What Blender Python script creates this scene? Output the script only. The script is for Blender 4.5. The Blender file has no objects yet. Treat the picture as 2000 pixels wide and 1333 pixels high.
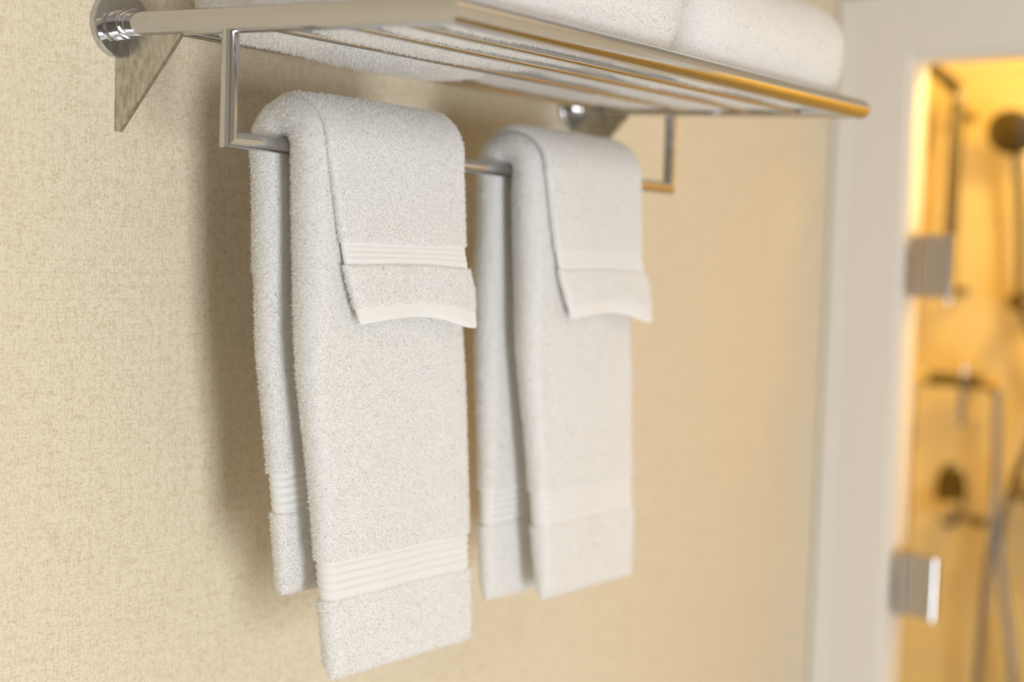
import bpy, bmesh, math
import numpy as np
from mathutils import Vector, Matrix

PI = math.pi
scene = bpy.context.scene
C = scene.collection
ZC = 1.70            # camera height above the floor; shelf heights below are given relative to it
rng = np.random.default_rng(7)

# ------------------------------------------------------------------ camera
def set_camera():
    yaw, pitch, roll = 0.6532, -0.0593, 0.0330
    f = Vector((math.cos(yaw)*math.cos(pitch), math.sin(yaw)*math.cos(pitch), math.sin(pitch)))
    r = f.cross(Vector((0, 0, 1))).normalized(); u = r.cross(f)
    c, s = math.cos(roll), math.sin(roll)
    R = r*c + u*s; U = -r*s + u*c
    cam = bpy.data.cameras.new('camera'); o = bpy.data.objects.new('camera', cam); C.objects.link(o)
    m = Matrix((( R.x, U.x, -f.x, -0.6943), (R.y, U.y, -f.y, -0.9255), (R.z, U.z, -f.z, ZC), (0, 0, 0, 1)))
    o.matrix_world = m
    cam.sensor_width = 36; cam.lens = 50; cam.clip_start = 0.02
    cam.dof.use_dof = True; cam.dof.focus_distance = 1.10; cam.dof.aperture_fstop = 2.3
    scene.camera = o
set_camera()

# ------------------------------------------------------------------ light and exposure
vs = scene.view_settings
vs.view_transform = 'Standard'; vs.look = 'None'; vs.gamma = 1.0; vs.use_curve_mapping = False
vs.exposure = 0.08
world = bpy.data.worlds.new('world'); scene.world = world; world.use_nodes = True
bg = world.node_tree.nodes['Background']; bg.inputs[0].default_value = (1.0, 0.86, 0.68, 1); bg.inputs[1].default_value = 0.22

def area(name, loc, target, size, size_y, power, color):
    l = bpy.data.lights.new(name, 'AREA'); l.shape = 'RECTANGLE'; l.size = size; l.size_y = size_y
    l.energy = power; l.color = color
    o = bpy.data.objects.new(name, l); C.objects.link(o); o.location = loc
    o.rotation_euler = (Vector(target)-Vector(loc)).to_track_quat('-Z', 'Y').to_euler()
    return o
# daylight from the window opposite the towel wall
area('window_daylight', (-0.75, -2.75, 0.85), (0.25, 0, 1.5), 0.65, 1.45, 63, (0.90, 0.95, 1.0))
# warm ceiling lamp over the shower
def point(name, loc, power, color, r):
    l = bpy.data.lights.new(name, 'POINT'); l.energy = power; l.color = color; l.shadow_soft_size = r
    o = bpy.data.objects.new(name, l); C.objects.link(o); o.location = loc; return o
point('shower_lamp', (1.56, -0.42, 2.18), 19, (1.0, 0.66, 0.18), 0.05)
area('hall_ceiling_light', (0.55, -1.25, 2.49), (0.55, -1.20, 0), 1.4, 1.4, 4.5, (1.0, 0.64, 0.34))

# ------------------------------------------------------------------ materials
def mat(name, col, rough=0.6, metal=0.0, **kw):
    m = bpy.data.materials.new(name); m.use_nodes = True
    b = m.node_tree.nodes['Principled BSDF']
    b.inputs['Base Color'].default_value = (*col, 1); b.inputs['Roughness'].default_value = rough
    b.inputs['Metallic'].default_value = metal
    for k, v in kw.items(): b.inputs[k.replace('_', ' ')].default_value = v
    return m
def nodes(m): return m.node_tree.nodes, m.node_tree.links, m.node_tree.nodes['Principled BSDF']

M_chrome = mat('chrome', (0.55, 0.55, 0.555), 0.10, 1.0)
n, l, b = nodes(M_chrome)
nz = n.new('ShaderNodeTexNoise'); nz.inputs['Scale'].default_value = 60; 
tc = n.new('ShaderNodeTexCoord'); l.new(tc.outputs['Object'], nz.inputs['Vector'])
mr = n.new('ShaderNodeMapRange'); mr.inputs[3].default_value = 0.06; mr.inputs[4].default_value = 0.13
l.new(nz.outputs[0], mr.inputs[0]); l.new(mr.outputs[0], b.inputs['Roughness'])

M_plate = mat('brushed_plate', (0.60, 0.58, 0.55), 0.30, 1.0)
n, l, b = nodes(M_plate)
nz = n.new('ShaderNodeTexNoise'); nz.inputs['Scale'].default_value = 220; nz.inputs['Detail'].default_value = 6
mp = n.new('ShaderNodeMapping'); mp.inputs['Scale'].default_value = (1, 1.2, 0.5)
tc = n.new('ShaderNodeTexCoord'); l.new(tc.outputs['Object'], mp.inputs[0]); l.new(mp.outputs[0], nz.inputs['Vector'])
cr = n.new('ShaderNodeValToRGB'); cr.color_ramp.elements[0].position = 0.35; cr.color_ramp.elements[1].position = 0.65
cr.color_ramp.elements[0].color = (0.40, 0.38, 0.33, 1); cr.color_ramp.elements[1].color = (0.60, 0.58, 0.53, 1)
l.new(nz.outputs[0], cr.inputs[0]); l.new(cr.outputs[0], b.inputs['Base Color'])

# woven wallpaper
M_wall = mat('woven_wallpaper', (0.72, 0.62, 0.42), 0.72)
n, l, b = nodes(M_wall)
tc = n.new('ShaderNodeTexCoord')
def math_node(op, a_, b_=None, c_=None):
    m_ = n.new('ShaderNodeMath'); m_.operation = op
    for i, v in enumerate((a_, b_, c_)):
        if v is None: continue
        if isinstance(v, (int, float)): m_.inputs[i].default_value = v
        else: l.new(v, m_.inputs[i])
    return m_.outputs[0]
def threads(scale, stretch, width):                     # thin irregular lines running along the stretched axis
    mp = n.new('ShaderNodeMapping'); mp.inputs['Scale'].default_value = stretch; l.new(tc.outputs['Object'], mp.inputs[0])
    q = n.new('ShaderNodeTexNoise'); q.inputs['Scale'].default_value = scale; q.inputs['Detail'].default_value = 1.0
    l.new(mp.outputs[0], q.inputs['Vector'])
    d = math_node('ABSOLUTE', math_node('SUBTRACT', q.outputs[0], 0.5))
    m_ = n.new('ShaderNodeMapRange'); m_.interpolation_type = 'SMOOTHSTEP'; m_.inputs[1].default_value = 0.0; m_.inputs[2].default_value = width
    l.new(d, m_.inputs[0]); return m_.outputs[0]
t1_ = threads(300, (1, 1, 0.33), 0.07); t2_ = threads(300, (0.36, 1, 1), 0.06); t3_ = threads(650, (1, 1, 0.5), 0.12)
big = n.new('ShaderNodeTexNoise'); big.inputs['Scale'].default_value = 120; l.new(tc.outputs['Object'], big.inputs['Vector'])
h1 = math_node('MULTIPLY_ADD', t1_, 0.34, math_node('MULTIPLY', t2_, 0.34))
h2 = math_node('MULTIPLY_ADD', t3_, 0.18, h1)
h3 = math_node('MULTIPLY_ADD', big.outputs[0], 0.3, h2)
cr = n.new('ShaderNodeValToRGB'); e = cr.color_ramp.elements
e[0].position = 0.15; e[0].color = (0.51, 0.415, 0.275, 1); e[1].position = 0.98; e[1].color = (0.69, 0.61, 0.465, 1)
l.new(h3, cr.inputs[0]); l.new(cr.outputs[0], b.inputs['Base Color'])
add2 = type('o', (), {'outputs': [h2]})
bp = n.new('ShaderNodeBump'); bp.inputs['Strength'].default_value = 0.35; bp.inputs['Distance'].default_value = 0.0003
l.new(add2.outputs[0], bp.inputs['Height']); l.new(bp.outputs[0], b.inputs['Normal'])

M_towel = mat('white_terry', (0.86, 0.855, 0.85), 0.95, 0, Sheen_Weight=0.25, Sheen_Roughness=0.6)
M_pile = bpy.data.materials.new('terry_loops'); M_pile.use_nodes = True
_n = M_pile.node_tree.nodes; _l = M_pile.node_tree.links; _n.remove(_n['Principled BSDF'])
_d = _n.new('ShaderNodeBsdfDiffuse'); _t = _n.new('ShaderNodeBsdfTranslucent'); _x = _n.new('ShaderNodeMixShader')
_d.inputs[0].default_value = (0.95, 0.945, 0.94, 1); _t.inputs[0].default_value = (0.95, 0.94, 0.925, 1); _x.inputs[0].default_value = 0.55
_l.new(_d.outputs[0], _x.inputs[1]); _l.new(_t.outputs[0], _x.inputs[2]); _l.new(_x.outputs[0], _n['Material Output'].inputs[0])
_n = M_towel.node_tree.nodes; _l = M_towel.node_tree.links
_t = _n.new('ShaderNodeBsdfTranslucent'); _t.inputs[0].default_value = (0.92, 0.88, 0.80, 1); _x = _n.new('ShaderNodeMixShader'); _x.inputs[0].default_value = 0.30
_l.new(_n['Principled BSDF'].outputs[0], _x.inputs[1]); _l.new(_t.outputs[0], _x.inputs[2]); _l.new(_x.outputs[0], _n['Material Output'].inputs[0])
M_trim = mat('painted_trim', (0.74, 0.71, 0.66), 0.42)
M_ceiling = mat('ceiling_paint', (0.55, 0.52, 0.48), 0.9)
M_floor = mat('floor_tile', (0.42, 0.36, 0.29), 0.5)
n, l, b = nodes(M_floor)
br = n.new('ShaderNodeTexBrick'); br.offset = 0; br.inputs['Scale'].default_value = 1.0
br.inputs['Brick Width'].default_value = 0.4; br.inputs['Row Height'].default_value = 0.4; br.inputs['Mortar Size'].default_value = 0.004
br.inputs['Color1'].default_value = (0.80, 0.77, 0.72, 1); br.inputs['Color2'].default_value = (0.78, 0.75, 0.70, 1); br.inputs['Mortar'].default_value = (0.35, 0.3, 0.25, 1)
tc = n.new('ShaderNodeTexCoord'); l.new(tc.outputs['Object'], br.inputs['Vector']); l.new(br.outputs[0], b.inputs['Base Color'])
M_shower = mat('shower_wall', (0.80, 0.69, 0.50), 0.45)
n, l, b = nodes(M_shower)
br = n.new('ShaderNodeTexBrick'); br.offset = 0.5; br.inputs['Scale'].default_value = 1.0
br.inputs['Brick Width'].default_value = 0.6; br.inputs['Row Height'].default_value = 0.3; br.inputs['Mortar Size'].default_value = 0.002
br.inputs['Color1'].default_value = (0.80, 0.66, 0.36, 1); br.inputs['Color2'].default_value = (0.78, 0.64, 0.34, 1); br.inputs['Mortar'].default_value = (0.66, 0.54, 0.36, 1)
tc = n.new('ShaderNodeTexCoord'); sp = n.new('ShaderNodeSeparateXYZ'); cb = n.new('ShaderNodeCombineXYZ')
l.new(tc.outputs['Object'], sp.inputs[0]); sm = n.new('ShaderNodeMath'); sm.operation = 'ADD'
l.new(sp.outputs[0], sm.inputs[0]); l.new(sp.outputs[1], sm.inputs[1]); l.new(sm.outputs[0], cb.inputs[0]); l.new(sp.outputs[2], cb.inputs[1])
l.new(cb.outputs[0], br.inputs['Vector']); l.new(br.outputs[0], b.inputs['Base Color'])
M_glass = mat('clear_glass', (0.96, 0.98, 0.97), 0.0, 0, IOR=1.05, Transmission_Weight=1.0)
M_hinge = mat('satin_chrome', (0.50, 0.48, 0.46), 0.32, 1.0)
M_polish = mat('polished_chrome', (0.85, 0.84, 0.83), 0.05, 1.0)
M_hose = mat('dark_chrome', (0.20, 0.195, 0.19), 0.20, 1.0)

# ------------------------------------------------------------------ helpers
def link(name, me, m=None, parent=None):
    o = bpy.data.objects.new(name, me); C.objects.link(o)
    if m: me.materials.append(m)
    if parent: o.parent = parent
    return o
def build(name, bm, m, parent=None, smooth=True, bevel=0):
    me = bpy.data.meshes.new(name); bmesh.ops.recalc_face_normals(bm, faces=bm.faces[:]); bm.to_mesh(me); bm.free()
    o = link(name, me, m, parent)
    if smooth:
        for p in me.polygons: p.use_smooth = True
        md = o.modifiers.new('split', 'EDGE_SPLIT') if False else None
        me.set_sharp_from_angle(angle=math.radians(35))
    if bevel:
        md = o.modifiers.new('bevel', 'BEVEL'); md.width = bevel; md.segments = 3; md.limit_method = 'ANGLE'
    return o
def box(bm, lo, hi):
    x0, y0, z0 = lo; x1, y1, z1 = hi
    v = [bm.verts.new(p) for p in ((x0,y0,z0),(x1,y0,z0),(x1,y1,z0),(x0,y1,z0),(x0,y0,z1),(x1,y0,z1),(x1,y1,z1),(x0,y1,z1))]
    for f in ((0,3,2,1),(4,5,6,7),(0,1,5,4),(1,2,6,5),(2,3,7,6),(3,0,4,7)): bm.faces.new([v[i] for i in f])
def tube(bm, pts, r, seg=24, cap=True, cut0=None, cut1=None):
    """Sweep a circle along pts with mitred corners; cut0/cut1: plane normals for mitred ends."""
    P = [Vector(p) for p in pts]; n = len(P)
    rad = r if isinstance(r, (list, tuple)) else [r]*n
    dirs = [(P[i+1]-P[i]).normalized() for i in range(n-1)]
    up = Vector((0, 0, 1)) if abs(dirs[0].z) < 0.9 else Vector((1, 0, 0))
    a = dirs[0].cross(up).normalized(); b = a.cross(dirs[0])
    rings = []
    for i in range(n):
        d0 = dirs[max(0, i-1)]; d1 = dirs[min(i, n-2)]
        if i > 0 and i < n-1:
            pass
        d = d0 if i > 0 else d1
        # keep frame perpendicular to incoming direction
        a = (a - d*a.dot(d)).normalized(); b = d.cross(a)
        nrm = (d0+d1).normalized()
        if i == 0 and cut0 is not None: nrm = Vector(cut0).normalized()
        if i == n-1 and cut1 is not None: nrm = Vector(cut1).normalized()
        ring = []
        for k in range(seg):
            t = 2*PI*k/seg
            off = (a*math.cos(t)+b*math.sin(t))*rad[i]
            off = off - d*(off.dot(nrm)/d.dot(nrm))
            ring.append(bm.verts.new(P[i]+off))
        rings.append(ring)
    for i in range(n-1):
        for k in range(seg):
            bm.faces.new((rings[i][k], rings[i][(k+1) % seg], rings[i+1][(k+1) % seg], rings[i+1][k]))
    if cap:
        bm.faces.new(rings[0][::-1]); bm.faces.new(rings[-1])
def lathe(bm, o, axis, prof, seg=40):
    """prof = [(distance along axis, radius)]"""
    o = Vector(o); d = Vector(axis).normalized(); up = Vector((0,0,1)) if abs(d.z) < .9 else Vector((1,0,0))
    a = d.cross(up).normalized(); b = d.cross(a); rings = []
    for t, r in prof:
        if r <= 1e-6: rings.append([bm.verts.new(o+d*t)])
        else: rings.append([bm.verts.new(o+d*t+(a*math.cos(2*PI*k/seg)+b*math.sin(2*PI*k/seg))*r) for k in range(seg)])
    for A, B in zip(rings, rings[1:]):
        for k in range(seg):
            q = (k+1) % seg
            if len(A) == 1 and len(B) == 1: continue
            if len(A) == 1: bm.faces.new((A[0], B[k], B[q]))
            elif len(B) == 1: bm.faces.new((A[k], B[0], A[q]))
            else: bm.faces.new((A[k], B[k], B[q], A[q]))
    for R in (rings[0], rings[-1]):
        if len(R) > 1: bm.faces.new(R)
def smooth_path(pts, sub=8):
    P = [Vector(p) for p in pts]; out = []
    for i in range(len(P)-1):
        p0 = P[max(i-1, 0)]; p1 = P[i]; p2 = P[i+1]; p3 = P[min(i+2, len(P)-1)]
        for k in range(sub):
            t = k/sub
            out.append(0.5*((2*p1)+(p2-p0)*t+(2*p0-5*p1+4*p2-p3)*t*t+(3*p1-p0-3*p2+p3)*t**3))
    out.append(P[-1]); return out
def thing(name, label, cat, loc, group=None):
    o = bpy.data.objects.new(name, None); C.objects.link(o); o.location = loc; o.empty_display_size = 0.05
    o['label'] = label; o['category'] = cat
    if group: o['group'] = group
    return o
def struct(name, lo, hi, m, parent=None):
    bm = bmesh.new(); box(bm, lo, hi); o = build(name, bm, m, parent, smooth=False)
    if parent is None: o['kind'] = 'structure'
    return o

# ------------------------------------------------------------------ room
XE = 1.30                                   # end wall plane
OZ = ZC+0.312                               # top of the doorway
struct('wall_back', (-2.3, 0.0, 0), (XE+0.05, 0.12, 2.5), M_wall)
bm = bmesh.new()
box(bm, (XE, -0.108, 0), (XE+0.05, -0.0005, 2.5)); box(bm, (XE, -0.94, OZ+0.002), (XE+0.05, -0.108, 2.5)); box(bm, (XE, -2.8, 0), (XE+0.05, -0.94, 2.5))
o = build('wall_right', bm, M_wall, smooth=False); o['kind'] = 'structure'
struct('floor', (-2.3, -2.8, -0.1), (2.4, 0.6, 0.0), M_floor)
struct('ceiling', (-2.3, -2.8, 2.5), (2.4, 0.6, 2.6), M_ceiling)
struct('wall_left', (-2.42, -2.8, 0), (-2.3, 0.12, 2.5), M_ceiling)
# wall opposite, around a window opening
bm = bmesh.new()
box(bm, (-2.42, -2.92, 0), (-1.22, -2.8, 2.5)); box(bm, (-0.28, -2.92, 0), (2.4, -2.8, 2.5))
box(bm, (-1.22, -2.92, 0), (-0.28, -2.8, 0.08)); box(bm, (-1.22, -2.92, 1.62), (-0.28, -2.8, 2.5))
o = build('wall_front', bm, M_ceiling, smooth=False); o['kind'] = 'structure'
# window frame (behind the camera, seen only in the chrome)
bm = bmesh.new()
for lo, hi in (((-1.219,-2.86,0.081),(-1.18,-2.80,1.619)), ((-0.32,-2.86,0.081),(-0.281,-2.80,1.619)), ((-1.18,-2.86,0.081),(-0.32,-2.80,0.12)), ((-1.18,-2.86,1.58),(-0.32,-2.80,1.619))): box(bm, lo, hi)
o = build('window_1', bm, M_trim, smooth=False); o['kind'] = 'structure'
# door casing: left jamb board, head board, each with a bead; and the reveal
bm = bmesh.new()
box(bm, (XE-0.014, -0.112, 0), (XE, -0.002, OZ+0.081)); box(bm, (XE-0.014, -1.03, OZ), (XE, -0.112, OZ+0.081)); box(bm, (XE-0.014, -1.03, 0), (XE, -0.93, OZ))
box(bm, (XE-0.020, -0.024, 0), (XE-0.014, -0.002, OZ+0.085)); box(bm, (XE-0.020, -1.035, OZ+0.066), (XE-0.014, -0.024, OZ+0.085))
o = build('trim_1', bm, M_trim, smooth=False, bevel=0.002); o['kind'] = 'structure'
bm = bmesh.new()
box(bm, (XE-0.004, -0.116, 0), (XE+0.053, -0.1085, OZ)); box(bm, (XE-0.004, -0.93, OZ-0.010), (XE+0.053, -0.116, OZ)); box(bm, (XE-0.004, -0.939, 0), (XE+0.053, -0.93, OZ))
o = build('trim_2', bm, M_trim, smooth=False, bevel=0.001); o['kind'] = 'structure'
# shower room
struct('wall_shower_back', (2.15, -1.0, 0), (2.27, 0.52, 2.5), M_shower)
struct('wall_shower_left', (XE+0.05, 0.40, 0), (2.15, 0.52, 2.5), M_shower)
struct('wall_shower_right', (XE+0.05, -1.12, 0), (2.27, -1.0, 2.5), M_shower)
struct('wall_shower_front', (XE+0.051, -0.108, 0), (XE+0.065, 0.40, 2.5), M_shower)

# ------------------------------------------------------------------ towel rack
TILT = 0.0437; ZS = ZC+0.169; D = 0.3397; LX = 0.61
def S(x, d, h=0.0):                          # a point of the slightly drooping shelf plane
    return (x, -d*math.cos(TILT), ZS-d*math.sin(TILT)-h)
R_RAIL, R_ROD, R_BAR = 0.0095, 0.0033, 0.0064
rack = thing('towel_rack', 'chrome wall-mounted towel shelf with tubular rails and hanging bar', 'towel rack', (LX/2, 0, ZS))
def rk(name, bm, m=M_chrome, parent=None, **k):
    o = build(name, bm, m, None, **k); p = parent or rack
    o.parent = p; o.matrix_parent_inverse = Matrix.Translation(-Vector(rack.location)); return o
for sx, x in ((1, 0.0), (-1, LX)):
    bm = bmesh.new(); tube(bm, [S(x, 0.004), S(x, D)], R_RAIL, 40, cut1=(sx, -1, 0))
    rail = rk('side_rail', bm)
    # wall flange with a stepped collar
    bm = bmesh.new(); lathe(bm, (x, 0, ZS), (0, -1, 0), [(0, 0.0262), (0.0055, 0.0262), (0.0065, 0.0252), (0.0068, 0.0125)], 64)
    fl = rk('wall_flange', bm)
    bm = bmesh.new(); lathe(bm, (x, 0, ZS), (0, -1, -TILT), [(0.0060, 0.0122), (0.0125, 0.0122), (0.0130, 0.0116), (0.0135, 0.0116), (0.0140, 0.0119), (0.0205, 0.0119), (0.0212, 0.0112), (0.0212, 0.0095)], 48)
    rk('collar', bm, parent=None)
    # triangular gusset
    bm = bmesh.new(); t = 0.0022
    tri = [(-0.0004, ZC+0.087), (-0.0050, ZC+0.0865), (-0.077, ZC+0.1565), (-0.077, ZC+0.1615), (-0.0004, ZC+0.1645)]
    A = [bm.verts.new((x-t, y, z)) for y, z in tri]; B = [bm.verts.new((x+t, y, z)) for y, z in tri]
    bm.faces.new(A[::-1]); bm.faces.new(B)
    for i in range(len(tri)): j = (i+1) % len(tri); bm.faces.new((A[i], A[j], B[j], B[i]))
    rk('gusset_plate', bm, M_plate, smooth=False, bevel=0.0005)
bm = bmesh.new(); tube(bm, [S(0, D), S(LX, D)], R_RAIL, 40, cut0=(1, -1, 0), cut1=(1, 1, 0)); rk('front_rail', bm)
for d in (0.0464, 0.1551, 0.2263, 0.2800):
    bm = bmesh.new(); tube(bm, [S(R_RAIL*0.8, d, 0.003), S(LX-R_RAIL*0.8, d, 0.003)], R_ROD, 20)
    for x in (R_RAIL*0.8, LX-R_RAIL*0.8-0.004):
        tube(bm, [S(x, d, 0.003), S(x+0.004, d, 0.003)], R_ROD*1.35, 20)
    rk('shelf_rod', bm)
DH = 0.1302; HH = 0.0855
BY = S(0, DH)[1]; BZ = S(0, DH)[2]-HH            # hanging bar axis
bm = bmesh.new(); tube(bm, [(0, BY, BZ), (LX, BY, BZ)], R_BAR, 32, cut0=(1, 0, -1), cut1=(1, 0, 1)); rk('towel_bar', bm)
for s, x in ((1, 0.0), (-1, LX)):
    bm = bmesh.new(); tube(bm, [S(x, DH, R_RAIL*0.7), (x, BY, BZ)], R_BAR, 32, cut1=(s, 0, -1)); rk('bar_hanger', bm)

# ------------------------------------------------------------------ towels
def vnoise(nu, nv, cu, cv, wrap=True):
    """smooth value noise on an nu x nv grid with cu x cv cells (wrapping in v)"""
    g = rng.standard_normal((cu+2, cv+1)); 
    if wrap: g[:, cv] = g[:, 0]
    u = np.linspace(0, cu, nu); v = np.linspace(0, cv, nv, endpoint=not wrap)
    iu = np.minimum(u.astype(int), cu); iv = np.minimum(v.astype(int), cv-1)
    fu = (u-iu); fv = (v-iv); fu = fu*fu*(3-2*fu); fv = fv*fv*(3-2*fv)
    fu = fu[:, None]; fv = fv[None, :]
    g00 = g[iu][:, iv]; g10 = g[iu+1][:, iv]; g01 = g[iu][:, iv+1]; g11 = g[iu+1][:, iv+1]
    return (g00*(1-fu)+g10*fu)*(1-fv)+(g01*(1-fu)+g11*fu)*fv

def lerp(v, xs, ys): return np.interp(v, xs, ys)

def slab(name, path, left, right, thick, parent, bands=(), hems=(), step=0.0012, fuzz=100000, flen=0.0019,
         wob=0.0012, end=0.5, bulge=0.0, drop=None, expo=2.0, rough=0.00009, fwid=0.00036, shape=None, rib_amp=0.0009):
    """A folded terry cloth: a soft slab swept along a path in the y-z plane, width along x.
    left/right/thick are functions of arc length; bands = [(s0, s1, ribs)] are woven, pile-free; path from back end to front end."""
    P = np.array(path, float)
    seg = np.linalg.norm(np.diff(P, axis=0), axis=1); s = np.concatenate([[0], np.cumsum(seg)]); L = s[-1]
    W0 = float(np.mean(right(np.array([L*0.5]))-left(np.array([L*0.5])))); T0 = float(thick(np.array([L*0.5]))[0])
    ns = int(L/step); 
    # extra-fine rows at the two rounded ends
    ss = np.linspace(0, L, ns); e = max(T0*end, 0.002)
    ne = max(9, int(e*1.6/step)); ec = e*(1-np.cos(np.linspace(0, PI/2, ne)))
    ss = np.unique(np.concatenate([ss[(ss > e) & (ss < L-e)], L-ec, ec]))
    ns = len(ss)
    py = np.interp(ss, s, P[:, 0]); pz = np.interp(ss, s, P[:, 1])
    ty = np.gradient(py, ss); tz = np.gradient(pz, ss); q = np.hypot(ty, tz); ty /= q; tz /= q
    ny, nz = -tz, ty                                     # outward normal for a path running back-bottom -> top -> front-bottom
    flat = W0-T0; per = 2*flat+PI*T0; nk = int(per/step); k = np.arange(nk)*per/nk
    fx = np.zeros(nk); th = np.zeros(nk)
    for i, d in enumerate(k):                            # unit stadium
        if d < flat: fx[i] = 1-2*d/flat; th[i] = PI/2
        elif d < flat+PI*T0/2: fx[i] = -1; th[i] = PI/2+(d-flat)/(T0/2)
        elif d < 2*flat+PI*T0/2: fx[i] = -1+2*(d-flat-PI*T0/2)/flat; th[i] = 1.5*PI
        else: fx[i] = 1; th[i] = 1.5*PI+(d-2*flat-PI*T0/2)/(T0/2)
    T = thick(ss); xl = left(ss); xr = right(ss)
    te = np.minimum(ss, L-ss); endf = np.sqrt(np.clip(1-(1-np.clip(te/e, 0, 1))**2, 0.0, 1))
    rib = np.zeros(ns); pile = np.ones(ns); dw = np.zeros(ns); sm = np.zeros(ns)
    for s0, s1, nr in bands:                             # s0 = seam side (towards the hem), s1 = body side
        a, bb = min(s0, s1), max(s0, s1)
        m_ = (ss > a) & (ss < bb); pile[m_] = 0
        ph = (ss-a)/(bb-a); rib[m_] += (rib_amp*np.cos(ph[m_]*2*PI*nr)-0.0011); dw[m_] -= 0.0008
        seam = np.exp(-((ss-s0)/0.0011)**2); rib -= 0.0014*seam
        hemside = (ss > bb) if s0 > s1 else (ss < a); dw[hemside] += 0.0007
    for s0, s1 in hems:
        a, bb = min(s0, s1), max(s0, s1); m_ = (ss > a) & (ss < bb); pile[m_] = 0; rib[m_] -= 0.0007
        inner = s0 if s0 > 0.01 and s0 < L-0.01 else s1
        rib -= 0.0006*np.exp(-((ss-inner)/0.0009)**2)
    Th = (T/2*endf)[:, None]
    c, sn = np.cos(th)[None, :], np.sin(th)[None, :]
    if expo != 2.0:
        c = np.sign(c)*np.abs(c)**(2/expo); sn = np.sign(sn)*np.abs(sn)**(2/expo)
    xc = ((xl+xr)/2)[:, None]; hw = ((xr-xl)/2+dw)[:, None]
    inset = (T/2*(1-endf)*0.6)[:, None]
    X = xc+(hw-inset-np.minimum(Th+0*hw, hw*0.9)*1.0)*fx[None, :]+Th*c
    if expo != 2.0: X = xc+(hw-inset-(T/2)[:, None]*1.0)*fx[None, :]+(T/2)[:, None]*c*endf[:, None]**0.5
    B = Th*sn
    if bulge:                                            # a fuller roll at the left fold, a dip beside it
        r = (X-(xl[:, None]+T[:, None]*0.55))/0.012
        B = B*(1+bulge*np.exp(-r*r))
    disp = np.zeros((ns, nk))
    disp += wob*vnoise(ns, nk, max(3, int(L/0.07)), 8)
    disp += rough*1.3*vnoise(ns, nk, max(4, int(L/0.008)), max(8, int(per/0.008)))*pile[:, None]
    disp += rough*vnoise(ns, nk, max(4, int(L/0.0028)), max(8, int(per/0.0028)))*pile[:, None]
    disp += rough*0.8*rng.standard_normal((ns, nk))*pile[:, None]
    disp *= np.clip(te/e, 0.15, 1)[:, None]
    disp += (rib*np.clip(te/0.002, 0, 1))[:, None]*(0.25+0.75*np.abs(np.sin(th))[None, :]**2)
    # outward direction in the cross-section
    cx = np.cos(th)[None, :]; cn = np.sin(th)[None, :]
    X = X+disp*cx; B = B+disp*cn
    Y = py[:, None]+B*ny[:, None]; Z = pz[:, None]+B*nz[:, None]
    if shape is not None: X, Y, Z = shape(X, Y, Z, ss[:, None], L)
    V = np.stack([X, Y, Z], -1)
    du = np.gradient(V, axis=0); dv = np.roll(V, -1, 1)-np.roll(V, 1, 1)
    N = np.cross(dv, du)
    if np.mean(np.sum(N*(V-V.mean(1, keepdims=True)), -1)) < 0: N_sign = -1.0
    else: N_sign = 1.0
    for row, sg in ((0, -1.0), (1, -1.0), (ns-1, 1.0), (ns-2, 1.0)):
        N[row] = np.array([0, ty[row], tz[row]])*sg*N_sign
    N /= np.linalg.norm(N, axis=-1, keepdims=True)+1e-12
    cen = V.mean(1, keepdims=True)
    if np.mean(np.sum(N*(V-cen), -1)) < 0: N = -N; flip = True
    else: flip = False
    idx = np.arange(ns*nk).reshape(ns, nk)
    a = idx[:-1]; b_ = np.roll(idx, -1, 1)[:-1]; c_ = np.roll(idx, -1, 1)[1:]; d_ = idx[1:]
    quads = np.stack([a, b_, c_, d_] if not flip else [a, d_, c_, b_], -1).reshape(-1, 4)
    verts = V.reshape(-1, 3); nb = len(verts)
    # ---- pile: short bent loops standing on the terry areas
    pm = np.repeat((pile*(te > e*0.0003))[:, None], nk, 1).reshape(-1)
    # area weight: rows are unevenly spaced at the ends
    w = pm*np.linalg.norm(np.cross(dv, du), axis=-1).reshape(-1); w = w/w.sum()
    pick = rng.choice(nb, size=fuzz, p=w)
    base = verts[pick]+rng.normal(0, step*0.35, (fuzz, 3)); nn = N.reshape(-1, 3)[pick]
    dirn = nn+rng.normal(0, 0.36, (fuzz, 3)); dirn[:, 2] -= 0.25
    dirn /= np.linalg.norm(dirn, axis=1, keepdims=True)
    side = np.cross(dirn, rng.normal(0, 1, (fuzz, 3))); side /= np.linalg.norm(side, axis=1, keepdims=True)+1e-9
    ln = flen*rng.uniform(0.45, 1.0, (fuzz, 1))*np.where(rng.random((fuzz, 1)) < 0.15, 1.7, 1.0)
    base = base-nn*0.0003
    mid = base+dirn*ln*0.6; tip = base+dirn*ln+rng.normal(0, flen*0.18, (fuzz, 3))
    hw_ = side*fwid*0.5
    fv = np.stack([base-hw_, base+hw_, mid+hw_*0.9, tip, mid-hw_*0.9], 1).reshape(-1, 3)
    allv = np.concatenate([verts, fv])
    nf = len(quads); me = bpy.data.meshes.new(name)
    loops = np.concatenate([quads.reshape(-1), np.arange(nb, nb+5*fuzz)])
    starts = np.concatenate([np.arange(nf)*4, nf*4+np.arange(fuzz)*5])
    me.vertices.add(len(allv)); me.vertices.foreach_set('co', allv.astype(np.float32).ravel())
    me.loops.add(len(loops)); me.loops.foreach_set('vertex_index', loops.astype(np.int32))
    me.polygons.add(len(starts)); me.polygons.foreach_set('loop_start', starts.astype(np.int32))
    me.polygons.foreach_set('use_smooth', np.ones(len(starts), bool))
    mi = np.zeros(len(starts), np.int32); mi[nf:] = 1
    me.materials.append(M_towel); me.materials.append(M_pile)
    me.polygons.foreach_set('material_index', mi)
    me.update(calc_edges=True)
    return link(name, me, None, parent)

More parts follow.
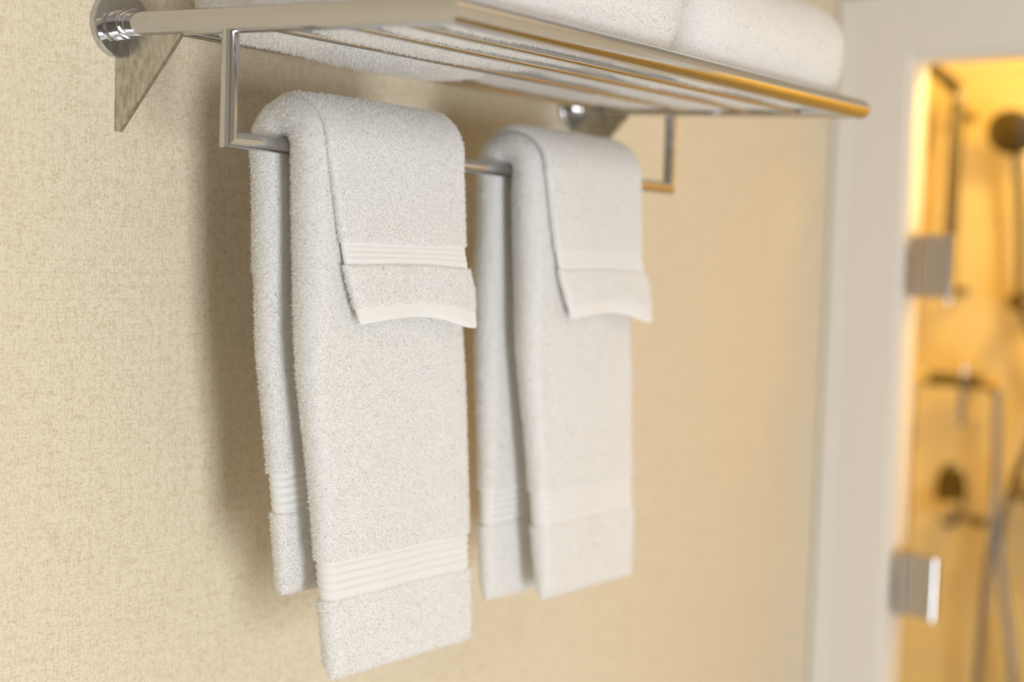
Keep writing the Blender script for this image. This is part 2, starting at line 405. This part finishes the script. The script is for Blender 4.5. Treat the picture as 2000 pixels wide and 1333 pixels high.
def drape(yc, zc, r, zb, zf, yb=None, yf=None, n=60):
    """path: hangs behind a bar, goes over it and hangs in front; r = centreline radius"""
    yb = yc+r if yb is None else yb; yf = yc-r if yf is None else yf
    p = []
    for t in np.linspace(0, 1, 30): p.append((yb+(yc+r-yb)*t**0.7, zb+(zc-zb)*t))
    for t in np.linspace(0, PI, n)[1:-1]: p.append((yc+r*math.cos(t), zc+r*math.sin(t)))
    for t in np.linspace(0, 1, 30): p.append((yc-r+(yf-(yc-r))*t**1.3, zc+(zf-zc)*t))
    return p
def plen(p): P = np.array(p); return np.linalg.norm(np.diff(P, axis=0), axis=1).sum()

def bar_towel(label, xs, zb, zf, T, x_top, xw, fuzz, step, band):
    """xs = (left at back end, left at bar, left at front end, right at back end, right at bar, right at front end)"""
    Tt = T; r = R_BAR+Tt/2+0.0003
    p = drape(BY, BZ, r, ZC+zb, ZC+zf, BY+r-0.004, BY-r+0.001); L = plen(p)
    sb = BZ-(ZC+zb); sm_ = sb+PI*r/2
    lf = lambda s: lerp(s, [0, sb*0.55, sb, L-(BZ-ZC-zf)*0.6, L], [xs[0], xs[1]*0.85+xs[0]*0.15, xs[1], xs[1]+(xs[2]-xs[1])*0.25, xs[2]])
    rf = lambda s: lerp(s, [0, sb, sm_, sm_+0.1, L], [xs[3], xs[4], xs[4]-0.004, xs[4], xs[5]])
    tf = lambda s: lerp(s, [0, 0.07, sb-0.05, sm_, sm_+0.12, L-0.10, L], [T*0.45, T*0.62, T*0.92, T, T*0.98, T*0.72, T*0.42])
    e0, e1 = band
    o = slab('hand_towel', p, lf, rf, tf, None, bands=[(e0, e1, 5), (L-e0, L-e1, 5)], fuzz=int(fuzz*1.35), step=step, bulge=0.10, wob=0.0013)
    o['label'] = label; o['category'] = 'towel'; o['group'] = 'hand towels folded over the bar'
    return o, r+Tt/2
def over_cloth(label, ro, xs, zb, zf, T, fuzz, step, yflare):
    r = ro+T/2+0.0012
    p = drape(BY, BZ, r, ZC+zb, ZC+zf, BY+r, BY-r-0.002); L = plen(p)
    sb = BZ-(ZC+zb); sf = L-(BZ-ZC-zf)
    lf = lambda s: lerp(s, [0, sb, sf, L-0.045, L], [xs[0], xs[0], xs[1], xs[1]+(xs[2]-xs[1])*0.55, xs[2]])
    rf = lambda s: lerp(s, [0, sb, sb+(sf-sb)*0.5, sf, L-0.06, L-0.03, L], [xs[3], xs[3], xs[3]-0.002, xs[4], xs[4]+(xs[5]-xs[4])*0.35, xs[5], xs[5]])
    tf = lambda s: lerp(s, [0, L-0.014, L], [T, T, T*0.7])
    def shp(X, Y, Z, s, L_):
        k = np.clip((s-(L_-0.06))/0.06, 0, 1)
        xr = (X-xs[2])/(xs[5]-xs[2])
        Y = Y-yflare*k*k*np.clip(xr, 0, 1)**1.5-0.003*k*np.clip(1-xr*2.5, 0, 1)
        Y = Y-0.0012*k*np.sin(xr*9.0)
        Z = Z+k*(0.005*np.sin(np.clip(xr, 0, 1)*PI)-0.0055*np.exp(-((xr-0.93)/0.20)**2))
        return X, Y, Z
    o = slab('washcloth', p, lf, rf, tf, None, bands=[(L-0.046, L-0.063, 4)], hems=[(L-0.013, L)], fuzz=fuzz, step=step, wob=0.0006, shape=shp, end=0.6, flen=0.0018, rib_amp=0.00035)
    o['label'] = label; o['category'] = 'washcloth'; o['group'] = 'washcloths draped over the hand towels'
    return o

t1, ro = bar_towel('longer sharp white hand towel hanging from the bar by the near hanger',
    (0.076, 0.046, 0.098, 0.240, 0.232, 0.272), -0.272, -0.338, 0.0265, 0, 0, 330000, 0.0011, (0.066, 0.098))
over_cloth('sharp white washcloth with ribbed band over the hand towel by the near hanger', ro,
    (0.060, 0.062, 0.098, 0.224, 0.220, 0.234), -0.02, -0.056, 0.0072, 170000, 0.0010, 0.006)
t2, ro = bar_towel('blurred white hand towel hanging from the bar on the doorway side',
    (0.338, 0.318, 0.378, 0.50, 0.497, 0.534), -0.322, -0.322, 0.0265, 0, 0, 200000, 0.0015, (0.072, 0.104))
over_cloth('blurred white washcloth over the hand towel on the doorway side', ro,
    (0.335, 0.337, 0.378, 0.495, 0.493, 0.512), -0.02, -0.056, 0.0072, 80000, 0.0014, 0.006)

# bath towels lying folded on the shelf
def shelf_towel(label, x0, x1, T, fuzz, step, yb=0.036, yf=0.336, sag=0.003):
    zb = lambda y: ZS+y*math.sin(TILT)+0.0004
    p = [(-yb-(yf-yb)*t, zb(-yb-(yf-yb)*t)+T/2) for t in np.linspace(0, 1, 40)]
    def shp(X, Y, Z, s, L_):
        fr = np.clip((Z-zb(Y))/T, 0, 1)
        # sag between the rods on the underside
        for a, b_, q in ((0.0464, 0.1551, sag), (0.1551, 0.2263, 0.0025), (0.2263, 0.280, 0.002), (0.280, 0.33, 0.001)):
            t = np.clip((-Y-a)/(b_-a), 0, 1); Z = Z-q*np.sin(t*PI)**0.6*np.clip(1-fr, 0, 1)**3
        X = X+0.004*(fr-0.5)
        return X, Y, Z
    o = slab('bath_towel', p, lambda s: x0+0*s, lambda s: x1+0*s, lambda s: T+0*s, None, fuzz=fuzz, step=step, wob=0.0022, end=0.42, expo=2.6, shape=shp, flen=0.0022)
    o['label'] = label; o['category'] = 'towel'; o['group'] = 'bath towels folded on the shelf'
    return o
shelf_towel('folded white bath towel on the rack shelf at the near end beside the side rail', 0.022, 0.314, 0.098, 230000, 0.0018, yb=0.030, sag=0.010)
shelf_towel('folded white bath towel on the rack shelf at the far end toward the doorway', 0.317, 0.617, 0.092, 130000, 0.0020, yb=0.040, sag=0.005)

# ------------------------------------------------------------------ shower: glass door and fittings
XG = XE+0.022
door = thing('shower_door', 'clear glass shower door on chrome hinges in the lit doorway', 'shower door', (XG, -0.13, 0.02))
def put(name, bm, m, par, **k):
    o = build(name, bm, m, None, **k); o.parent = par; o.matrix_parent_inverse = Matrix.Translation(-Vector(par.location)); return o
bm = bmesh.new(); box(bm, (XG-0.004, -0.90, 0.02), (XG+0.004, -0.135, OZ-0.03)); put('glass_pane', bm, M_glass, door, smooth=False)
for z in (ZC+0.006, ZC-0.462):
    bm = bmesh.new(); box(bm, (XG-0.028, -0.135, z-0.046), (XG+0.020, -0.1255, z+0.046))
    box(bm, (XG-0.016, -0.184, z-0.046), (XG-0.0042, -0.138, z+0.046)); h = put('hinge', bm, M_hinge, door, smooth=False, bevel=0.0015)
    bm = bmesh.new(); tube(bm, [(XG-0.020, -0.180, z-0.045), (XG-0.020, -0.180, z+0.045)], 0.0075, 24)
    p = put('hinge_pin', bm, M_chrome, door)
XW = 2.15
def fit(name, label, cat, loc): return thing(name, label, cat, loc)
# gooseneck riser pipe
rs = fit('shower_riser', 'upright chrome shower riser pipe with a bent arm at its top, by the doorway edge', 'shower pipe', (XW, 0.10, ZC-0.05))
bm = bmesh.new(); tube(bm, smooth_path([(2.06, 0.103, ZC-0.045), (2.06, 0.103, ZC+0.10), (2.06, 0.103, ZC+0.33), (2.045, 0.100, ZC+0.352), (1.99, 0.125, ZC+0.385), (1.93, 0.155, ZC+0.392)], 8), 0.0135, 24); put('pipe', bm, M_hose, rs)
bm = bmesh.new(); tube(bm, [(2.06, 0.103, ZC-0.04), (XW, 0.103, ZC-0.04)], 0.010, 20); put('wall_bracket', bm, M_hose, rs)
bm = bmesh.new(); tube(bm, [(2.06, 0.103, ZC+0.31), (XW, 0.103, ZC+0.31)], 0.010, 20); put('wall_bracket', bm, M_hose, rs)
bm = bmesh.new(); lathe(bm, (2.06, 0.103, ZC-0.075), (0, 0, 1), [(0, 0.0), (0.004, 0.010), (0.015, 0.014), (0.03, 0.013), (0.035, 0.0)], 24); put('end_cap', bm, M_polish, rs)
bm = bmesh.new(); lathe(bm, (2.05, 0.093, ZC+0.340), (0, -0.3, 1), [(-0.018, 0.0), (-0.012, 0.013), (0, 0.018), (0.012, 0.013), (0.018, 0.0)], 24); put('elbow', bm, M_polish, rs)
# thermostatic bar valve
vz = ZC-0.215
vb = fit('shower_valve', 'chrome horizontal bar valve with round knobs on the shower wall', 'shower valve', (XW, 0.07, vz))
bm = bmesh.new(); tube(bm, [(2.06, 0.135, vz), (2.06, 0.010, vz)], 0.013, 24); tube(bm, [(2.06, 0.062, vz), (XW, 0.062, vz)], 0.011, 20); put('valve_body', bm, M_hose, vb)
for y, s in ((0.150, 1), (0.000, -1)):
    bm = bmesh.new(); lathe(bm, (2.06, y-0.022*s, vz), (0, s, 0), [(0, 0.0), (0.001, 0.017), (0.004, 0.020), (0.030, 0.019), (0.036, 0.013), (0.038, 0.0)], 28); put('knob', bm, M_polish, vb)
bm = bmesh.new(); tube(bm, [(2.06, 0.062, vz), (2.06, 0.062, vz+0.035)], 0.008, 20); lathe(bm, (2.06, 0.062, vz+0.035), (0, 0, 1), [(-0.012, 0), (-0.008, 0.010), (0, 0.014), (0.010, 0.009), (0.013, 0)], 24); put('diverter', bm, M_polish, vb)
bm = bmesh.new(); tube(bm, [(2.06, 0.062, vz), (2.06, 0.062, vz-0.09)], 0.006, 16); put('outlet', bm, M_hose, vb)
# lever mixer
lv = fit('shower_mixer', 'chrome lever mixer handle with an oval plate, low in the shower', 'mixer tap', (XW, 0.10, ZC-0.47))
bm = bmesh.new(); lathe(bm, (XW, 0.108, ZC-0.455), (-1, 0, 0), [(0, 0.05), (0.006, 0.05), (0.012, 0.044), (0.013, 0)], 40)
for v in bm.verts: v.co.z = (ZC-0.455)+(v.co.z-(ZC-0.455))*1.35; v.co.y = 0.108+(v.co.y-0.108)*0.62
put('wall_plate', bm, M_hose, lv)
bm = bmesh.new(); lathe(bm, (XW-0.01, 0.100, ZC-0.480), (-1, 0, 0), [(0, 0.024), (0.045, 0.022), (0.060, 0.018), (0.068, 0.0)], 32); put('handle_hub', bm, M_polish, lv)
bm = bmesh.new(); tube(bm, [(XW-0.055, 0.096, ZC-0.480), (XW-0.075, 0.05, ZC-0.487), (XW-0.085, 0.008, ZC-0.490)], [0.010, 0.0085, 0.011], 20); put('lever', bm, M_hose, lv)
# hand shower, its holder and hose
hs = fit('hand_shower', 'round chrome hand shower head on its holder at the right edge of the doorway', 'shower head', (XW, -0.035, ZC-0.05))
bm = bmesh.new(); lathe(bm, (2.05, -0.014, ZC+0.275), (-1, -0.1, -0.45), [(0, 0.0), (0.002, 0.020), (0.014, 0.044), (0.024, 0.046), (0.027, 0.040), (0.027, 0)], 40); put('spray_head', bm, M_hose, hs)
bm = bmesh.new(); tube(bm, smooth_path([(2.055, -0.014, ZC+0.275), (2.07, -0.02, ZC+0.18), (2.075, -0.03, ZC+0.05), (2.07, -0.035, ZC-0.07)]), 0.009, 20); put('handle', bm, M_hose, hs)
bm = bmesh.new(); lathe(bm, (XW, -0.036, ZC-0.055), (-1, 0, 0), [(0, 0.026), (0.01, 0.026), (0.03, 0.020), (0.10, 0.018), (0.104, 0)], 28); put('holder', bm, M_hose, hs)
hz = bmesh.new(); tube(hz, smooth_path([(2.06, -0.006, vz-0.010), (2.06, -0.010, ZC-0.34), (2.06, -0.012, ZC-0.46), (2.06, -0.004, ZC-0.62), (2.06, 0.003, ZC-0.80), (2.07, 0.0, ZC-1.02), (2.08, -0.035, ZC-1.10), (2.08, -0.065, ZC-1.0), (2.075, -0.060, ZC-0.79), (2.075, -0.030, ZC-0.60), (2.075, -0.020, ZC-0.52), (2.075, -0.040, ZC-0.41), (2.075, -0.075, ZC-0.30), (2.075, -0.085, ZC-0.18), (2.072, -0.040, ZC-0.075)], 8), 0.0075, 16)
o = build('shower_hose', hz, M_hose); o['label'] = 'flexible metal shower hose looping down between valve and hand shower'; o['category'] = 'shower hose'
# small corner shelf
sh = fit('soap_shelf', 'small dark metal soap shelf at the right edge of the photo, behind the hose', 'soap shelf', (XW, -0.09, ZC-0.43))
bm = bmesh.new(); box(bm, (2.04, -0.20, ZC-0.435), (XW, -0.045, ZC-0.425)); put('shelf_plate', bm, M_hose, sh, smooth=False, bevel=0.001)
bm = bmesh.new(); tube(bm, [(2.045, -0.20, ZC-0.405), (2.045, -0.050, ZC-0.405), (XW, -0.050, ZC-0.405)], 0.004, 12); put('guard_rail', bm, M_hose, sh)
